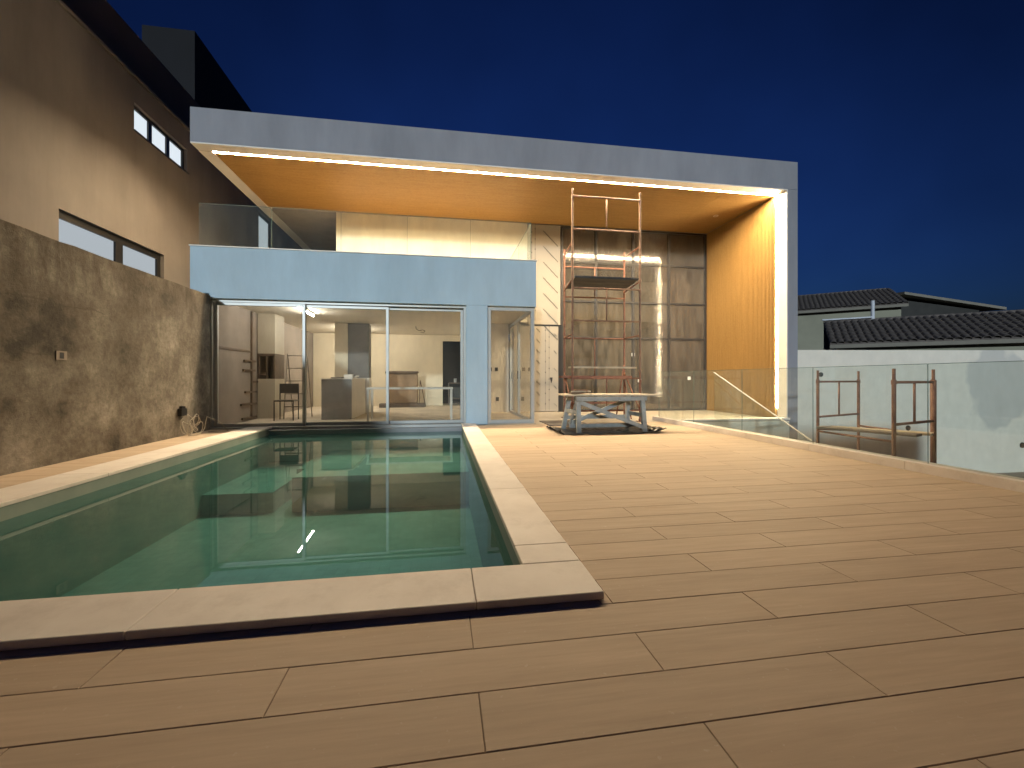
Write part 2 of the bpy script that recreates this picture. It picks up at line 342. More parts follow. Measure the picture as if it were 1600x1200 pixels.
# ------------------------------------------------------------------ pool
pool = thing('swimming_pool', (-1.4, 5.4, -1.4), 'green stone swimming pool with raised pale coping in front of the sliding doors', 'pool')
bs = MB(); PX0, PX1, PY0, PY1 = -3.2, .4, 2.08, 8.72
bs.box(PX0 - .15, PX1 + .15, PY0 - .15, PY1 + .15, -1.05, -.9)
bs.build('basin_floor', 'basin', pool)
B('basin_side', 'basin', pool, PX0 - .14, PX0, PY0, PY1, -.899, .003); B('basin_side', 'basin', pool, PX1, PX1 + .14, PY0, PY1, -.899, .003)
B('basin_end', 'basin', pool, PX0 - .14, PX1 + .14, PY0 - .14, PY0, -.899, .003)
B('basin_end', 'stonegrey', pool, PX0 - .14, PX1 + .14, PY1, PY1 + .13, -.899, -.02)
B('shallow_shelf', 'basin', pool, -2.05, PX1 - .002, 6.4, PY1 - .002, -.899, -.42)
B('step', 'basin', pool, -2.3, -2.052, 7.4, PY1 - .002, -.899, -.5)
B('seat_ledge', 'basin', pool, PX0 + .002, -2.302, 6.42, PY1 - .002, -.899, -.62)
CT, CB = .038, .0045
def slab(x0, x1, y0, y1): B('coping_slab', 'marble', pool, x0 + .0015, x1 - .0015, y0 + .0015, y1 - .0015, CB, CT, bevel=.005)
for a, b in ((-3.62, -2.4), (-2.4, -1.13), (-1.13, .14), (.14, .69)): slab(a, b, 1.76, 2.09)
yy = [2.09, 2.33, 3.55, 4.77, 5.99, 7.21, 8.43, 8.88]
for a, b in zip(yy, yy[1:]): slab(.392, .69, a, b); slab(-3.62, -3.192, a, b)
wt = MB(); nx, ny = 2, 2
wt.add([(PX0 + .001, PY0 + .001, -.1), (PX1 - .001, PY0 + .001, -.1), (PX1 - .001, PY1 - .001, -.1), (PX0 + .001, PY1 - .001, -.1)], [(0, 1, 2, 3)])
S(wt.build('pool_water', 'water'))

# ------------------------------------------------------------------ left boundary wall and the neighbour's building
bw = thing('boundary_wall', (-4.35, 2, 0), 'tall grimy cement boundary wall with mould stains beside the pool', 'wall')
wl = MB(); ny = 60; nz = 10
vsx = []; rnd = random.Random(3)
for j in range(nz + 1):
    for i in range(ny + 1):
        y = -4 + 12.85 * i / ny; z = -.02 + 2.53 * j / nz
        jz = rnd.uniform(-.009, .005) if j == nz else 0
        vsx.append((-4.262 + rnd.uniform(-.006, .006), y, z + jz))
fs = [(j * (ny + 1) + i, j * (ny + 1) + i + 1, (j + 1) * (ny + 1) + i + 1, (j + 1) * (ny + 1) + i) for j in range(nz) for i in range(ny)]
n0 = len(vsx); top = [(-4.5, -4 + 12.85 * i / ny, 2.5) for i in range(ny + 1)]; bot = [(-4.5, -4 + 12.85 * i / ny, -1.6) for i in range(ny + 1)]
fs += [(nz * (ny + 1) + i, nz * (ny + 1) + i + 1, n0 + i + 1, n0 + i) for i in range(ny)]
fs += [(n0 + i, n0 + i + 1, n0 + ny + 2 + i, n0 + ny + 1 + i) for i in range(ny)]
n1 = n0 + 2 * (ny + 1)
fs += [tuple([j * (ny + 1) + ny for j in range(nz + 1)] + [n0 + ny, n0 + 2 * ny + 1])]
wl.add(vsx + top + bot, fs).build('wall', 'oldwall', bw, smooth=False)
B('unseen_shade_wall', 'oldwall', bw, -4.5, 9.0, -4.25, -4.001, -1.69, 2.3)  # added unseen wall behind the camera, blocks the cool light on the deck
ob = B('outlet_box', 'black', bw, -4.268, -4.252, 5.62, 5.68, 1.18, 1.25)
MB().box(-4.268, -4.250, 5.58, 5.72, 1.165, 1.18).box(-4.268, -4.250, 5.58, 5.62, 1.18, 1.25).box(-4.268, -4.250, 5.68, 5.72, 1.18, 1.25).box(-4.268, -4.250, 5.58, 5.72, 1.25, 1.265).build('outlet_rim', 'rawconc', bw)
nb = thing('neighbour_building', (-8, 12, -1.7), 'tall beige stucco neighbouring building with black framed lit windows', 'building')
def winwall(x, y0, y1, z0, z1, wins, th):            # wall in a plane of constant x with openings cut by splitting it
    mb = MB(); ys = sorted({y0, y1, *[a for w_ in wins for a in w_[:2]]}); zs = sorted({z0, z1, *[a for w_ in wins for a in w_[2:]]})
    for a, b in zip(ys, ys[1:]):
        for c, d in zip(zs, zs[1:]):
            if any(w_[0] <= (a + b) / 2 <= w_[1] and w_[2] <= (c + d) / 2 <= w_[3] for w_ in wins): continue
            mb.box(x - th, x, a, b, c, d)
    return mb
WIN = [(9.62, 11.42, 5.88, 6.42), (7.92, 10.55, 2.55, 3.66), (15.5, 16.65, 4.6, 6.55)]
winwall(-6, 4.5, 26, -1.69, 6.9, WIN, .22).build('wall', 'neigh', nb)
B('ledge', 'neigh', nb, -6.6, -5.96, 4.5, 26, 6.903, 6.96)
B('upper_wall', 'neighdark', nb, -7.5, -6.6, 4.5, 26, 6.963, 8.5)
B('roof', 'neighdark', nb, -14, -7.5, 4.5, 26, 6.9, 8.45)
B('rear_wall', 'neigh', nb, -14, -6.23, 4.5, 4.7, -1.69, 6.9)
B('roof_tower', 'tower', nb, -8.35, -7.0, 13.7, 24, 8.505, 10.95)
def blackwin(y0, y1, z0, z1, splits, fw, lit='litwin'):
    m = MB(); x0, x1 = -6.13, -6.07
    m.box(x0, x1, y0, y1, z0, z0 + fw * .6); m.box(x0, x1, y0, y1, z1 - fw, z1)
    m.box(x0, x1, y0, y0 + fw * .4, z0 + fw * .6, z1 - fw); m.box(x0, x1, y1 - fw, y1, z0 + fw * .6, z1 - fw)
    for s_ in splits: m.box(x0, x1, s_ - fw * .8, s_ + fw * .8, z0 + fw * .6, z1 - fw)
    w_ = m.build('window', 'black', nb)
    e = [y0 + fw * .4] + [v for s_ in splits for v in (s_ - fw * .8, s_ + fw * .8)] + [y1 - fw]
    for a, b in zip(e[::2], e[1::2]): B('pane', lit, w_, -6.115, -6.105, a, b, z0 + fw * .6, z1 - fw)
    B('sill', 'black', nb, -6.07, -5.975, y0 - .02, y1 + .05, z0 - .025, z0 - .001)
blackwin(*WIN[0], (10.22, 10.82), .065); blackwin(*WIN[1], (9.33,), .12, 'litlow'); blackwin(*WIN[2], (), .09, 'litlow')

# ------------------------------------------------------------------ the house
hs = thing('modern_house', (1.8, 12, 0), 'modern two storey house with lit box frame roof and blue grey balcony', 'house')
FX0, FX1, FY, ZS, ZT = -4.63, 8.24, 8.9, 5.36, 6.03
B('roof_slab', 'fascia', hs, FX0, FX1, FY, 18, ZS + .02, ZT, bevel=.006)
B('side_wall', 'fascia', hs, 7.98, FX1, FY + .0, 18, -1.69, ZS + .018, bevel=.006)
# white trim on the underside of the frame
MB().box(FX0 + .004, 7.95, FY + .003, 9.18, ZS - .005, ZS + .019).box(FX0 + .004, -4.38, 9.182, 18, ZS - .014, ZS + .019).build('soffit_trim', 'border', hs)
B('reveal_trim', 'border', hs, 7.951, 7.979, FY + .003, 9.18, .001, ZS + .017)
B('rear_soffit', 'rawconc', hs, -4.378, -2.75, 12.0, 18, ZS - .005, ZS + .018)
sm = MB(); P_ = .046; n = int((12.0 - 9.24) / P_)
for i in range(n):
    y = 9.24 + i * P_
    for xa, xb in ((-4.375, 6.60), (6.604, 7.935)): sm.box(xa, xb, y, y + .029, ZS - .007, ZS + .006)
cb = B('ceiling_board', 'wood', hs, -4.377, 7.95, 9.225, 12.0, ZS + .006, ZS + .0175)
stuff(sm.build('ceiling_slats', 'wood', cb))
wb = B('wood_wall_board', 'wood', hs, 7.962, 7.977, 9.225, 12.0, .001, ZS - .013)
sm = MB()
for i in range(n): sm.box(7.94, 7.962, 9.245 + i * P_, 9.274 + i * P_, .001, ZS - .0135)
stuff(sm.build('wall_slats', 'wood', wb))
ring = MB(); 
for i in range(14):
    a, b = 2 * math.pi * i / 14, 2 * math.pi * (i + 1) / 14
    ring.tube((7.3 + .06 * math.cos(a), 10.6 + .06 * math.sin(a), ZS - .016), (7.3 + .06 * math.cos(b), 10.6 + .06 * math.sin(b), ZS - .016), .006, 6)
ring.build('downlight_ring', 'border', hs)
B('led_strip', 'led', hs, -4.37, 7.90, 9.186, 9.222, ZS - .001, ZS + .014)
B('led_strip', 'led2', hs, 7.962, 7.976, 9.190, 9.218, .25, ZS - .03)
# balcony and ground-floor front
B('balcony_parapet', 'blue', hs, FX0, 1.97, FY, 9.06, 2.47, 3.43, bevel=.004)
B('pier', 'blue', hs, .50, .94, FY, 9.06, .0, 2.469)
B('parapet_cap', 'border', hs, FX0 - .01, 1.99, FY - .022, 9.09, 3.431, 3.452, bevel=.003)
B('balcony_slab', 'landing', hs, FX0, 1.97, 9.061, 11.995, 2.56, 3.37)
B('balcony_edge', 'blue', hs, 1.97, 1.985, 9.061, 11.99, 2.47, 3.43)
B('upper_wall', 'cream', hs, -2.75, 2.40, 12.0, 18, 2.56, ZS - .006)
B('rear_balcony_floor', 'rawconc', hs, FX0, -2.752, 12.0, 18, 2.56, 3.37)
B('rear_wall', 'rawconc', hs, FX0, 7.978, 17.8, 18, -1.69, 2.55); 
B('film_panel', 'film', hs, 2.405, 3.36, 11.975, 12.1, 2.50, ZS - .02)
fd = B('film_door', 'film', hs, 2.0, 3.30, 11.985, 12.1, .02, 2.45)
B('panel_joint', 'black', hs, 1.99, 3.40, 11.995, 12.14, 2.45, 2.50); B('door_jamb', 'black', hs, 3.30, 3.40, 11.99, 12.12, .0, 2.45)
def squiggle(mb, x, z, n, s, y):                     # one line of slanting print on the protective film (unreadable at this distance)
    rr = random.Random(int(x * 100 + z * 10)); dx, dz = .71 * s, -.71 * s
    for i in range(n):
        h_ = rr.uniform(.5, 1.1) * s * .75; px, pz = x + dx * i, z + dz * i
        mb.bar((px, y, pz), (px + h_ * .6, y, pz + h_ * .6), .004, s * .5, up=(0, 1, 0)) if rr.random() < .75 else None
        mb.bar((px, y, pz), (px + dx * .8, y, pz + dz * .8), .004, s * .62, up=(0, 1, 0))
pr = MB()
for i in range(7): squiggle(pr, 2.86, 5.16 - .445 * i, 11, .055, 11.972)
for x in (2.52, 2.62):
    pr.box(x - .004, x + .004, 11.971, 11.974, 2.6, ZS - .03)
    for i in range(9): pr.box(x - .012, x + .012, 11.9705, 11.9715, 2.75 + i * .29 + (x - 2.5), 2.79 + i * .29 + (x - 2.5))
stuff(pr.build('film_print', 'print', hs))
pr = MB()
for i in range(8): squiggle(pr, 2.66, 2.38 - .30 * i, 3, .05, 11.982)
for i in range(5): squiggle(pr, 3.17, 2.25 - .50 * i, 3, .045, 11.982)
for x in (2.92, 3.03):
    pr.box(x - .003, x + .003, 11.981, 11.984, .05, 2.42)
    for i in range(8): pr.box(x - .012, x + .012, 11.980, 11.981, .2 + i * .3 + (x - 2.9), .235 + i * .3 + (x - 2.9))
stuff(pr.build('film_print', 'print', hs))
MB().add([(3.05, 11.98, .99), (3.13, 11.98, .99), (3.12, 11.98, .90), (3.09, 11.98, .82), (3.07, 11.98, .90), (3.05, 11.984, .99), (3.13, 11.984, .99), (3.12, 11.984, .90), (3.09, 11.984, .82), (3.07, 11.984, .90)],
         [(0, 4, 3, 2, 1), (5, 6, 7, 8, 9), (0, 1, 6, 5), (1, 2, 7, 6), (2, 3, 8, 7), (3, 4, 9, 8), (4, 0, 5, 9)]).build('lock_hole', 'black', hs)
# curtain wall
XS = [3.42, 4.45, 5.60, 6.74, 7.93]; ZSs = [.06, 2.15, 3.20, 4.33, ZS - .06]
fr = MB()
for x in XS: fr.box(x - .03, x + .03, 12.0, 12.10, .06, ZS - .06)
fr.box(3.39, 7.96, 12.0, 12.1, .0, .06); fr.box(3.39, 7.96, 12.0, 12.1, ZS - .06, ZS - .013)
for z in ZSs[1:-1]:
    for a, b in zip(XS, XS[1:]): fr.box(a + .03, b - .03, 12.005, 12.09, z - .025, z + .025)
cw = fr.build('curtain_wall_frame', 'aludark', hs)
for a, b in zip(XS, XS[1:]):
    for c, d in zip(ZSs, ZSs[1:]): B('pane', 'curtain', cw, a + .03, b - .03, 12.035, 12.043, c + (.025 if c > .1 else 0), d - (.025 if d < 5 else 0))
for x, z in ((5.55, 1.62), (5.75, .85), (7.35, .92), (3.55, .28)): B('sticker', 'white', cw, x, x + .1, 12.025, 12.031, z, z + .1)
# hall behind the curtain wall
B('hall_floor', 'landing', hs, 3.36, 7.978, 12.102, 17.79, -.25, -.002)
B('hall_back_wall', 'cream', hs, 3.36, 7.978, 16.8, 17.0, .0, ZS + .01)
B('hall_side_wall', 'room', hs, 3.0, 3.34, 12.15, 16.79, .0, ZS + .01)
B('mezzanine_slab', 'cream', hs, 4.4, 7.97, 14.2, 16.79, 2.95, 4.35)
B('hall_partition', 'rawconc', hs, 4.9, 5.0, 13.6, 16.7, .0, 2.93)
st = MB()
for i in range(8): st.box(5.1 + .27 * i, 5.1 + .27 * (i + 1), 14.8, 16.0, .0, .3 + .18 * (8 - i))
st.build('hall_stair', 'cream', hs)
# ground-floor room
B('room_floor', 'roomfloor', hs, -4.5, 1.96, 8.90, 17.79, -.25, .012)
B('room_ceiling', 'ceil', hs, -4.5, 1.95, 9.061, 15.6, 2.50, 2.558)
B('room_left_wall', 'rawconc', hs, -4.62, -4.30, 8.90, 17.79, .0, 2.558)
MB().box(-4.29, .04, 15.5, 15.6, .012, 2.499).box(.04, .75, 15.5, 15.6, 2.29, 2.499).box(.75, 1.0, 15.5, 15.6, .012, 2.499).build('room_back_wall', 'room', hs)
MB().box(.66, 1.86, 12.0, 12.12, .012, 2.499).box(.66, .76, 12.121, 15.49, .012, 2.499).build('room_partition', 'white', hs)
B('dark_room_wall', 'dark', hs, -.4, 1.2, 16.6, 16.7, .012, 2.499)
for x, z, h_ in ((1.30, 1.17, .1), (1.47, 1.17, .1), (1.50, .33, .11)): B('socket_box', 'dark', hs, x, x + .085, 11.985, 11.999, z, z + h_)
ch = MB().box(-4.299, -4.27, 10.66, 10.72, .05, 2.49).box(-4.299, -4.28, 9.2, 10.655, 1.55, 1.59)
for z, a, b in ((1.33, 10.3, 10.9), (1.12, 10.25, 10.85), (.86, 10.73, 11.0), (.63, 10.35, 10.95), (.36, 10.15, 10.95), (.05, 10.2, 10.95)): ch.box(-4.299, -4.265, a, b, z, z + .045)
ch.build('wall_battens', 'darkwood', hs)
# sliding doors
def sash(x0, x1, y, z0, z1, name='sliding_door', fw=.055, mat='alu'):
    m = MB(); m.box(x0, x0 + fw, y, y + .05, z0, z1).box(x1 - fw, x1, y, y + .05, z0, z1).box(x0 + fw, x1 - fw, y, y + .05, z0, z0 + fw * 1.1).box(x0 + fw, x1 - fw, y, y + .05, z1 - fw, z1)
    d = m.build(name, mat, hs, bevel=.003)
    B('glass_pane', 'doorglass', d, x0 + fw, x1 - fw, y + .022, y + .030, z0 + fw * 1.1, z1 - fw)
    return d
MB().box(-4.30, .499, 9.0, 9.17, 2.42, 2.468).box(-4.40, -4.27, 8.93, 9.17, .03, 2.419).box(.45, .499, 9.0, 9.17, .03, 2.419).build('door_frame', 'alu', hs)
B('door_sill', 'alu', hs, -4.30, .499, 8.86, 9.17, -.02, .029)
B('sill_wall', 'stonegrey', hs, -4.3, .49, 8.855, 8.899, -.3, -.021)
sash(-4.265, -2.64, 9.005, .031, 2.415); sash(-2.70, -1.06, 9.06, .031, 2.415); sash(-1.12, .445, 9.115, .031, 2.415)
d = sash(.95, 1.95, 8.99, .013, 2.455, 'corner_window', .07)
for a, b in ((9.05, 10.62), (10.62, 11.95)):
    m = MB(); m.box(1.88, 1.93, a, a + .06, .013, 2.45).box(1.88, 1.93, b - .06, b, .013, 2.45).box(1.88, 1.93, a + .06, b - .06, .013, .08).box(1.88, 1.93, a + .06, b - .06, 2.37, 2.45)
    d = m.build('side_door', 'alu', hs); B('glass_pane', 'doorglass', d, 1.902, 1.910, a + .06, b - .06, .08, 2.37)
    B('handle', 'black', d, 1.86, 1.879, b - .05, b - .02, .95, 1.15)

# balcony glass
def railing(name, loc, label, parts):
    t = thing(name, loc, label, 'railing')
    for (p, q, z0, z1) in parts:
        p, q = Vector((*p, 0)), Vector((*q, 0)); d = (q - p).normalized(); L = (q - p).length; k = max(1, round(L / 1.4)); s_ = L / k
        for i in range(k):
            a = p + d * (s_ * i + .006); b = p + d * (s_ * (i + 1) - .006); zc = (z0 + z1) / 2
            g = MB().bar((a.x, a.y, zc), (b.x, b.y, zc), .012, z1 - z0).build('glass_panel', 'railglass', t)
            MB().bar((a.x, a.y, z1 + .003), (b.x, b.y, z1 + .003), .013, .005).build('polished_edge', 'glassedge', g)
            e = d * .002
            MB().tube(b + e + Vector((0, 0, z0)), b + e * 2 + Vector((0, 0, z1)), .004, 6).build('panel_joint', 'glassedge', g)
    return t
railing('balcony_railing', (-1.3, 9.0, 3.45), 'frameless glass balustrade on the upper balcony parapet', [((-4.53, 9.0), (1.88, 9.0), 3.452, 4.27), ((1.88, 9.02), (1.88, 11.97), 3.372, 4.27)])
tr = railing('terrace_railing', (4.88, 4, 0), 'frameless glass balustrade on a pale curb along the terrace edge', [((4.88, .9), (4.88, 9.15), .09, 1.10)])
yy = [-1.0, .2, 1.4, 2.6, 3.8, 5.0, 6.2, 7.4, 8.6, 9.3]
for a, b in zip(yy, yy[1:]): B('curb_stone', 'marble', tr, 4.795, 4.975, a + .0015, b - .0015, -.012 if b < 8.95 else .002, .09, bevel=.004)
# stair down to the yard
sr = thing('yard_stair', (5.4, 7, -1.65), 'pale stair with sloping glass side going down from the landing', 'stair')
for i in range(9): B('tread', 'landing', sr, 4.985, 5.88, 8.62 - .28 * (i + 1), 8.62 - .28 * i, -1.65, -.18 * (i + 1), bevel=.004)
g = MB().add([(5.9, 8.62, .10), (5.9, 6.1, -1.05), (5.9, 6.1, -.06), (5.9, 8.62, 1.08), (5.912, 8.62, .10), (5.912, 6.1, -1.05), (5.912, 6.1, -.06), (5.912, 8.62, 1.08)],
             [(0, 1, 2, 3), (7, 6, 5, 4), (0, 4, 5, 1), (1, 5, 6, 2), (2, 6, 7, 3), (3, 7, 4, 0)]).build('glass_side', 'railglass', sr)
MB().bar((5.906, 8.64, 1.093), (5.906, 6.1, -.053), .022, .014).build('handrail', 'border', g)
B('landing_face', 'yardwall', sr, 5.0, 7.979, 8.86, 8.898, -1.65, -.03)
B('landing_edge', 'marble', sr, 5.0, 7.953, 8.80, 9.05, .002, .045, bevel=.004)

# ------------------------------------------------------------------ yard wall on the right and houses behind it
yw = thing('yard_wall', (13, 9.7, -1.65), 'white rendered yard wall with a dark patch behind the scaffold frames', 'wall')
MB().add([(8.26, 9.6, -1.65), (19, 9.6, -1.65), (19, 9.6, 1.78), (8.26, 9.6, 1.675), (8.26, 9.8, -1.65), (19, 9.8, -1.65), (19, 9.8, 1.78), (8.26, 9.8, 1.675)],
         [(0, 1, 2, 3), (7, 6, 5, 4), (3, 2, 6, 7), (0, 4, 5, 1), (0, 3, 7, 4), (1, 5, 6, 2)]).build('wall', 'yardwall', yw)
for x, z, r in ((9.55, 1.06, .06), (12.2, -.35, .07), (16.0, -.9, .08)): MB().tube((x, 9.58, z), (x, 9.61, z), r, 14).build('drain_hole', 'black', yw)
tm = None
def tile_mesh():
    mb = MB(); n = 6; vs = []
    for j, (y, r, z) in enumerate(((0, .105, .012), (.43, .085, -.004))):
        for i in range(n + 1):
            a = math.pi * i / n; vs.append((-r * math.cos(a), y, z + r * .75 * math.sin(a)))
        for i in range(n + 1):
            a = math.pi * i / n; vs.append((-(r - .014) * math.cos(a), y, z + (r - .014) * .75 * math.sin(a)))
    m1 = n + 1; f = []
    for i in range(n):
        f += [(i, i + 1, 2 * m1 + i + 1, 2 * m1 + i), (m1 + i + 1, m1 + i, 3 * m1 + i, 3 * m1 + i + 1), (i + 1, i, m1 + i, m1 + i + 1)]
    return mb.add(vs, f).mesh('roof_tile', 'tile')
TM = tile_mesh(); TH = math.atan2(-.658, .753)
def tiled_house(name, label, C, L, run, rise, ncol, nrow, gable=True):
    h_ = thing(name, (C[0], C[1], -1.7), label, 'house'); e1 = Vector((math.cos(TH), math.sin(TH), 0)); e2 = Vector((-math.sin(TH), math.cos(TH), 0)); up = Vector((0, 0, 1))
    c = Vector(C); a = math.atan2(rise, run); sl_ = (e2 * math.cos(a) + up * math.sin(a)); nn = (up * math.cos(a) - e2 * math.sin(a))
    S_ = math.hypot(run, rise)
    def slab(p, u, v, t, nm, mt, par): 
        q = [p, p + u, p + u + v, p + v]; return MB().add([*q, *[x + t for x in q]], [(3, 2, 1, 0), (4, 5, 6, 7), (0, 1, 5, 4), (1, 2, 6, 5), (2, 3, 7, 6), (3, 0, 4, 7)]).build(nm, mt, par)
    rf = slab(c, e1 * L, sl_ * S_, nn * .05, 'roof', 'tile', h_)
    r0 = c + sl_ * S_; sl2 = (e2 * math.cos(a) - up * math.sin(a)); 
    if gable: slab(r0, e1 * L, sl2 * S_, nn * .05, 'roof', 'tile', h_)
    slab(c - e2 * .03 - up * .12, e1 * L, e2 * .028, up * .12, 'eave_board', 'farboard', h_)
    b0 = c + e2 * .35; b0.z = -1.68
    slab(b0 + e1 * .2, e1 * (L - .4), e2 * ((run * 2 if gable else run) - .7), up * (C[2] + 1.62), 'wall', 'farwall', h_)
    if not gable: slab(r0 - e2 * .12 - up * (rise + 1), e1 * L, e2 * .1, up * (rise + .98), 'parapet', 'farwall', h_)
    gv = [b0 + e1 * (L - .32) + up * (C[2] + 1.62), b0 + e1 * (L - .32) + e2 * (run * 2 - .7) + up * (C[2] + 1.62), b0 + e1 * (L - .32) + e2 * (run - .35) + up * (C[2] + 1.62 + rise * .85)]
    if gable: MB().add([*gv, *[p - e1 * (L - .64) for p in gv]], [(0, 1, 2), (5, 4, 3), (0, 3, 4, 1), (1, 4, 5, 2), (2, 5, 3, 0)]).build('gable', 'farwall', h_)
    rr = random.Random(ncol); pit = S_ / nrow
    Rm = Matrix((e1, sl_, nn)).transposed().to_4x4()
    for i in range(ncol):
        for j in range(nrow):
            o = bpy.data.objects.new('roof_tile', TM); col.objects.link(o); o.parent = rf
            p = c + e1 * (.1 + (L - .2) * i / (ncol - 1)) + sl_ * (pit * j - .04) + nn * .052
            o.matrix_basis = Matrix.Translation(p) @ Rm @ Matrix.Rotation(rr.uniform(-.03, .03), 4, 'Z') @ Matrix.Diagonal((1, pit / .38, 1, 1))
    for k in range(int(L / .4)):
        MB().tube(r0 + e1 * (.4 * k) + up * .03, r0 + e1 * (.4 * k + .43) + up * .04, .10, 8, .085).build('ridge_tile', 'tile', h_)
    return h_, e1, e2, sl_, nn
# far house: eave runs past the white column, its gable end towards the right
tiled_house('tiled_house', 'far house with brown tiled roof and pale eave board rising beside the column', (16.5, 21.7, 4.5), 7.0, 4.0, 1.36, 33, 9)
hB, e1, e2, sl_, nn = tiled_house('tiled_house', 'nearer low house with dark tiled roof just above the white yard wall', (13.25, 12.95, 2.12), 8.2, 2.55, 1.0, 40, 7, False)
fl = Vector((13.25, 12.95, 2.12)) + sl_ * 2.75 + nn * .16
MB().bar(fl - e1 * .05, fl + e1 * 1.5, .16, .05).build('white_flashing', 'pipe', hB)
MB().tube(fl + e1 * 1.5 - Vector((0, 0, .1)), fl + e1 * 1.5 + Vector((0, 0, .62)), .06, 10).build('vent_pipe', 'pipe', hB)
pr_ = thing('lean_to_roof', (26, 18, -1.7), 'dark lean-to roof sloping down beyond the far tiled house', 'roof')
a, b = Vector((23.2, 18.4, 5.25)), Vector((28.2, 17.5, 4.45)); dv = Vector((.4, 2.8, .2)); uz = Vector((0, 0, 1))
def prism(q, lo, hi): return MB().add([*[p + uz * lo for p in q], *[p + uz * hi for p in q]], [(3, 2, 1, 0), (4, 5, 6, 7), (0, 1, 5, 4), (1, 2, 6, 5), (2, 3, 7, 6), (3, 0, 4, 7)])
prism([a, b, b + dv, a + dv], 0, .13).build('roof_sheet', 'farboard', pr_)
prism([a + Vector((.3, .6, -.05)), b + Vector((-.8, .6, .1)), b + dv + Vector((-.8, -.3, 0)), a + dv + Vector((.3, -.3, -.05))], -7, -.06).build('wall', 'dark', pr_)

# ------------------------------------------------------------------ scaffolds
def frame(c0, c1, ztop, rungs, rad, name, mat, par, z0=0.0, collar=()):
    c0, c1 = Vector(c0), Vector(c1); m = MB(); up = Vector((0, 0, 1))
    for c in (c0, c1):
        m.tube(c + up * z0, c + up * (ztop - .16), rad); m.tube(c + up * (ztop - .17), c + up * ztop, rad * .78)
        m.tube(c + up * (z0 + .0), c + up * (z0 + .06), rad * 1.35); m.tube(c + up * (ztop - .23), c + up * (ztop - .17), rad * 1.25)
        if z0 <= 0: m.box(c.x - .07, c.x + .07, c.y - .07, c.y + .07, z0 + .001, z0 + .012)
    f = m.build(name, mat, par, smooth=False)
    for (za, zb, midp) in rungs:
        for z in (za, zb): MB().tube(c0 + up * z, c1 + up * z, rad * .78).build('rung', mat, f, smooth=True)
        if midp: MB().tube((c0 + c1) / 2 + up * za, (c0 + c1) / 2 + up * zb, rad * .6).build('strut', mat, f, smooth=True)
    return f
tw = thing('scaffold_tower', (3.65, 9.6, 0), 'tall rusty scaffold tower with a dark platform in front of the glass wall', 'scaffold')
F0, F1, R0, R1 = (2.80, 9.02, 0), (4.36, 9.02, 0), (2.97, 10.22, 0), (4.52, 10.22, 0)
for i, (zb, zt) in enumerate(((.0, 1.1), (1.1, 3.1), (3.1, 5.09))):
    frame(F0, F1, zt, [(zt - .17, zt - .88, True)] if i else [(zt - .14, zt - .85, True)], .024, 'end_frame', 'rustgrey' if i else 'rust', tw, zb)
for i, (zb, zt) in enumerate(((.0, 2.25), (2.25, 4.12))):
    frame(R0, R1, zt, [(zt - .3, zt - 1.28, True), (zt - 1.9, zt - 1.9 + .01, False)] if i == 0 else [(zt - .42, zt - 1.16, True)], .022, 'end_frame', 'rust', tw, zb)
br = [((2.80, 9.02, 3.92), (2.97, 10.22, 3.98)), ((4.36, 9.02, 3.90), (4.52, 10.22, 3.98)), ((2.80, 9.02, 3.12), (2.97, 10.22, 3.12)), ((4.36, 9.02, 3.12), (4.52, 10.22, 3.12)),
      ((2.80, 9.02, 1.92), (2.97, 10.22, 1.96)), ((4.36, 9.02, 1.92), (4.52, 10.22, 1.96)), ((2.80, 9.02, .25), (2.97, 10.22, 1.1)), ((4.36, 9.02, .25), (4.52, 10.22, 1.1)), ((4.3, 10.2, .0), (4.5, 10.2, 1.3)), ((4.42, 9.6, .0), (4.5, 10.2, 1.0))]
for p, q in br: MB().tube(p, q, .017).build('brace', 'rust', tw, smooth=True)
for i in range(4): B('platform_board', 'dark', tw, 2.86 + .03 * i, 4.34 + .04 * i, 9.03 + .29 * i, 9.31 + .29 * i, 3.15, 3.20, bevel=.004)
MB().bar((2.85, 9.35, 1.21), (4.45, 9.5, 1.21), .22, .035).build('loose_plank', 'benchtop', tw)
MB().bar((2.8, 10.0, 1.0), (4.6, 10.05, 1.0), .2, .05).build('loose_plank', 'rust', tw)
ys_ = thing('yard_scaffold', (7.1, 6.2, -1.65), 'rust red scaffold frames with planks standing below the terrace by the white wall', 'scaffold')
AL, AR, BL, BR = (6.54, 6.63, 0), (7.92, 7.12, 0), (6.52, 5.32, 0), (7.73, 5.70, 0)
for p, q, r in ((AL, AR, .024), (BL, BR, .027)):
    frame(p, q, 1.10, [(.90, .28, True), (-.45, -1.1, False)], r, 'end_frame', 'rust', ys_, -1.65)
MB().tube((7.73, 5.70, -1.65), (7.73, 5.70, .93), .038).build('sleeve', 'rust', ys_, smooth=True)
for p, q in (((6.54, 6.63, .03), (6.52, 5.32, .03)), ((7.92, 7.12, .05), (7.73, 5.70, .05)), ((6.54, 6.63, .07), (7.73, 5.70, .07))):
    MB().tube(p, q, .018).build('brace', 'rust', ys_, smooth=True)
MB().bar((6.5, 6.55, .11), (7.0, 5.35, .11), .26, .035).build('plank', 'mat', ys_); MB().bar((6.75, 6.62, .1), (7.45, 5.5, .1), .26, .035).build('plank', 'benchtop', ys_)

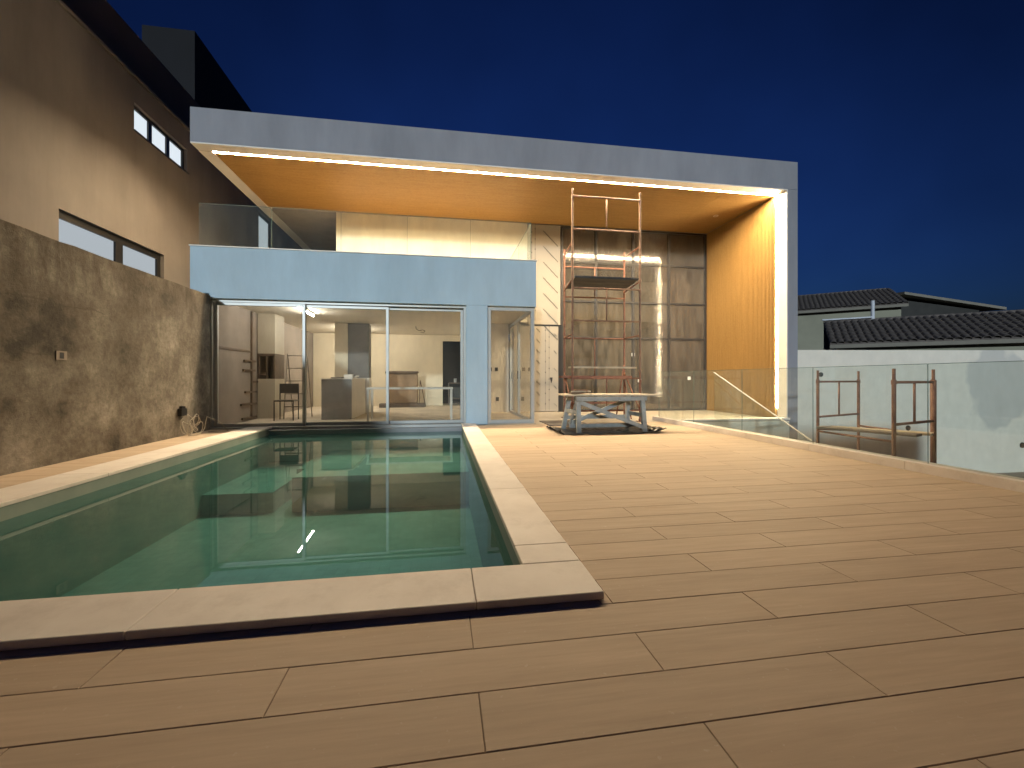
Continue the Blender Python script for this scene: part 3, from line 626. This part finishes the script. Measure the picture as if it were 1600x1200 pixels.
# ------------------------------------------------------------------ work bench on black plastic
sh = MB(); rr = random.Random(11); nx, ny = 26, 16
pts = [[(1.98 + 1.95 * i / nx + rr.uniform(-.02, .02), 7.02 + 1.1 * j / ny + rr.uniform(-.02, .02) + .05 * math.sin(i * 1.3), .006 + abs(rr.gauss(0, .008)) + (.07 * rr.random() if (i in (0, nx) or (i > nx - 4 and j < 9)) else 0)) for i in range(nx + 1)] for j in range(ny + 1)]
sh.add([p for r_ in pts for p in r_], [(j * (nx + 1) + i, j * (nx + 1) + i + 1, (j + 1) * (nx + 1) + i + 1, (j + 1) * (nx + 1) + i) for j in range(ny) for i in range(nx)])
tag(sh.build('plastic_sheet', 'plastic'), 'crumpled black plastic sheet spread under the work bench', 'sheet')
tag(B('floor_mat', 'mat', None, 2.15, 3.0, 8.45, 9.4, .002, .02), 'grey cardboard mat lying by the scaffold foot', 'mat')
wbn = thing('work_bench', (2.95, 7.55, 0), 'rough grey timber work bench with crossed braces on black plastic', 'bench')
MB().bar((2.12, 7.38, .665), (3.92, 7.38, .655), .30, .028).build('top_board', 'benchtop', wbn); MB().bar((2.16, 7.72, .66), (3.80, 7.72, .655), .30, .028).build('top_board', 'benchtop', wbn)
LG = [((2.36, 7.28, .63), (2.33, 7.14, .012)), ((2.36, 7.78, .63), (2.28, 7.92, .012)), ((3.56, 7.28, .63), (3.55, 7.16, .012)), ((3.52, 7.78, .63), (3.56, 7.92, .012))]
for p, q in LG: MB().bar(p, q, .075, .06, up=(0, 1, 0)).build('leg', 'benchwood', wbn)
for p, q in (((2.36, 7.235, .55), (3.56, 7.14, .08)), ((2.36, 7.84, .10), (3.5, 7.79, .55))): MB().bar(p, q, .03, .07).build('brace', 'benchwood', wbn)
for p, q in (((2.34, 7.21, .36), (2.31, 7.87, .36)), ((3.56, 7.22, .30), (3.56, 7.88, .30)), ((2.3, 7.93, .22), (3.6, 7.93, .22)), ((2.3, 7.17, .60), (3.62, 7.23, .60)), ((2.27, 7.5, .1), (3.6, 7.55, .1))):
    MB().bar(p, q, .03, .07).build('rail', 'benchwood', wbn)
MB().bar((2.32, 7.25, .55), (2.36, 7.75, .12), .03, .06).build('brace', 'benchwood', wbn)
tl = thing('tool_pile', (2.42, 7.5, .68), 'small pile of worn timber offcuts lying on the work bench', 'offcuts')
for i in range(5): MB().bar((2.22 + .06 * i, 7.3 + .07 * i, .70 + .022 * (i % 3)), (2.50 + .05 * i, 7.42 + .05 * i, .70 + .02 * (i % 3)), .07, .03).build('offcut', ('darkwood', 'benchtop', 'rustgrey')[i % 3], tl)
# cable coil by the wall
cbm = MB(); rr = random.Random(5); pts = []
for i in range(90):
    a = i * .42 + .5 * math.sin(i * .31); r_ = .10 + .06 * math.sin(i * .37); pts.append((-4.12 + .10 * math.sin(i * .23), 8.0 + r_ * 1.3 * math.cos(a) + .05 * math.sin(i * .11), .17 + r_ * 1.25 * math.sin(a)))
pts = [(x, y, max(.012, z)) for x, y, z in pts] + [(-4.0, 8.2, .3), (-3.86, 8.3, .2), (-3.75, 8.4, .03), (-3.9, 8.5, .012), (-4.1, 8.45, .012)]
tag(cbm.path(pts, .005, 6).build('cable_coil', 'cable'), 'tangled pale cable hanging at the foot of the boundary wall', 'cable')
tag(MB().box(-4.25, -4.19, 7.82, 7.98, .34, .46).box(-4.24, -4.2, 7.85, 7.95, .46, .50).build('junction_box', 'black'), 'black junction box on the boundary wall above the cable tangle', 'junction box')

# ------------------------------------------------------------------ things inside the room
tl = thing('ceiling_tube_light', (-2.96, 10.2, 2.5), 'lit white tube light on the room ceiling behind the sliding doors', 'lamp')
MB().tube((-2.93, 9.55, 2.44), (-2.99, 10.8, 2.44), .016, 10).build('tube', 'tube', tl); MB().bar((-2.93, 9.52, 2.478), (-2.99, 10.83, 2.478), .05, .04).build('housing', 'white', tl)
t2 = thing('added_rear_tube', (-2.7, 13.8, 2.5), 'added hidden tube light brightening the back of the room behind the hood pillar', 'lamp')  # added lamp hidden by the pillar, brightens the back of the room
MB().tube((-2.66, 13.2, 2.44), (-2.76, 14.4, 2.44), .016, 10).build('tube', 'fill_tube', t2); MB().bar((-2.66, 13.17, 2.478), (-2.76, 14.43, 2.478), .05, .04).build('housing', 'white', t2)
kt = thing('kitchen_tower', (-4.08, 11.3, .012), 'tall white kitchen unit with a dark open oven niche', 'cabinet')
MB().box(-4.28, -3.9, 11.0, 11.62, .012, .95).build('base_unit', 'unit', kt); MB().box(-4.28, -3.9, 11.0, 11.62, 1.55, 2.495).build('upper_unit', 'unit', kt)
MB().box(-4.28, -4.24, 11.0, 11.62, .951, 1.549).box(-3.94, -3.90, 11.0, 11.62, .951, 1.549).box(-4.239, -3.941, 11.58, 11.62, .951, 1.549).box(-4.1, -4.07, 11.0, 11.04, .951, 1.549).box(-4.239, -4.101, 11.0, 11.04, 1.04, 1.08).box(-4.239, -3.941, 11.0, 11.04, 1.49, 1.549).build('niche_frame', 'darkwood', kt)
isl = thing('kitchen_island', (-2.37, 11.4, .012), 'white and grey stone kitchen island left of the long white table', 'counter')
B('front_panel', 'stonegrey', isl, -2.72, -2.06, 10.46, 10.50, .012, .94); B('body', 'white', isl, -2.72, -2.06, 10.502, 12.3, .012, .94); B('worktop', 'white', isl, -2.75, -2.02, 10.44, 12.32, .942, .962)
bx_ = thing('paper_box', (-2.3, 11.2, .962), 'small white box with crumpled paper on the kitchen island', 'box')
B('box', 'white', bx_, -2.36, -2.16, 11.1, 11.25, .963, 1.06, bevel=.006); MB().bar((-2.14, 11.2, .985), (-2.04, 11.12, 1.02), .08, .03).build('paper', 'white', bx_); MB().bar((-2.68, 11.3, .978), (-2.42, 11.2, .985), .12, .028).build('paper', 'mat', bx_)
wr = thing('ceiling_wire', (-.55, 13, 2.5), 'loose electric wire curling from the bare room ceiling', 'wire')
MB().path([(-.75, 13, 2.5), (-.74, 13, 2.42), (-.66, 13, 2.37), (-.55, 13, 2.40), (-.48, 13, 2.36), (-.52, 13, 2.32), (-.62, 13, 2.33)], .009, 6).build('wire', 'dark', wr)
cp = thing('hood_column', (-2.45, 12.7, .012), 'pale pillar with a dark grey hood panel reaching the ceiling', 'pillar')
B('pillar', 'room', cp, -2.90, -2.56, 12.5, 12.9, .012, 2.49); B('hood_panel', 'fabric', cp, -2.555, -1.99, 12.48, 12.85, .98, 2.485, bevel=.02); B('base', 'white', cp, -2.555, -1.99, 12.5, 12.85, .012, .978)
wtb = thing('white_table', (-.7, 10.3, .012), 'long thin white table standing behind the sliding doors', 'table')
B('table_top', 'white', wtb, -1.66, .26, 9.95, 10.6, .715, .755, bevel=.004)
for x in (-1.64, .20):
    for y in (9.97, 10.54): B('leg', 'white', wtb, x, x + .045, y, y + .045, .012, .714)
hb = thing('brown_headboard', (-1.27, 14.7, .012), 'brown padded panel leaning at the back of the room', 'panel')
B('panel', 'brown', hb, -1.80, -.78, 14.62, 14.72, .14, 1.12, bevel=.03); B('top_roll', 'darkwood', hb, -1.82, -.76, 14.58, 14.76, 1.121, 1.21, bevel=.03); B('base', 'darkwood', hb, -2.0, -.55, 14.5, 14.9, .013, .138)
for x in (-.74, -.52): MB().tube((x, 14.6, .013), (-.7, 14.65, .9), .014).build('stand_leg', 'darkwood', hb)
ld = thing('step_ladder', (-3.3, 10.9, .012), 'thin metal step ladder standing by the kitchen unit', 'ladder')
for x in (-3.62, -3.18):
    MB().tube((x, 10.75, .013), (x, 11.0, 1.55), .014).build('stile', 'zinc', ld); MB().tube((x, 11.4, .013), (x, 11.02, 1.5), .012).build('rear_leg', 'zinc', ld)
for z in (.3, .6, .9, 1.2, 1.5): MB().bar((-3.61, 10.75 + .16 * z, z), (-3.19, 10.75 + .16 * z, z), .07, .02).build('step', 'zinc', ld)
chh = thing('folding_chair', (-3.45, 10.5, .012), 'dark folding chair in front of the step ladder', 'chair')
B('seat', 'dark', chh, -3.70, -3.28, 10.35, 10.7, .44, .47); B('backrest', 'dark', chh, -3.68, -3.30, 10.71, 10.74, .62, .84)
for x, y in ((-3.69, 10.36), (-3.29, 10.36), (-3.69, 10.72), (-3.29, 10.72)): MB().tube((x, y, .013), (x, y, .45 if y < 10.5 else .84), .012).build('leg', 'dark', chh)
cbx = thing('clutter_box', (.5, 16.2, .012), 'dark trolley with pale cups in the doorway at the back', 'trolley')
B('shelf', 'darkwood', cbx, .25, .85, 15.9, 16.3, .78, .82); B('shelf', 'darkwood', cbx, .25, .85, 15.9, 16.3, .2, .24)
for x in (.26, .81):
    for y in (15.91, 16.27): MB().tube((x, y, .013), (x, y, .8), .015).build('leg', 'zinc', cbx)
tag(MB().tube((.5, 16.1, .821), (.5, 16.1, .97), .05, 12, .06).build('cup', 'white'), 'white cup on the dark trolley in the doorway', 'cup')
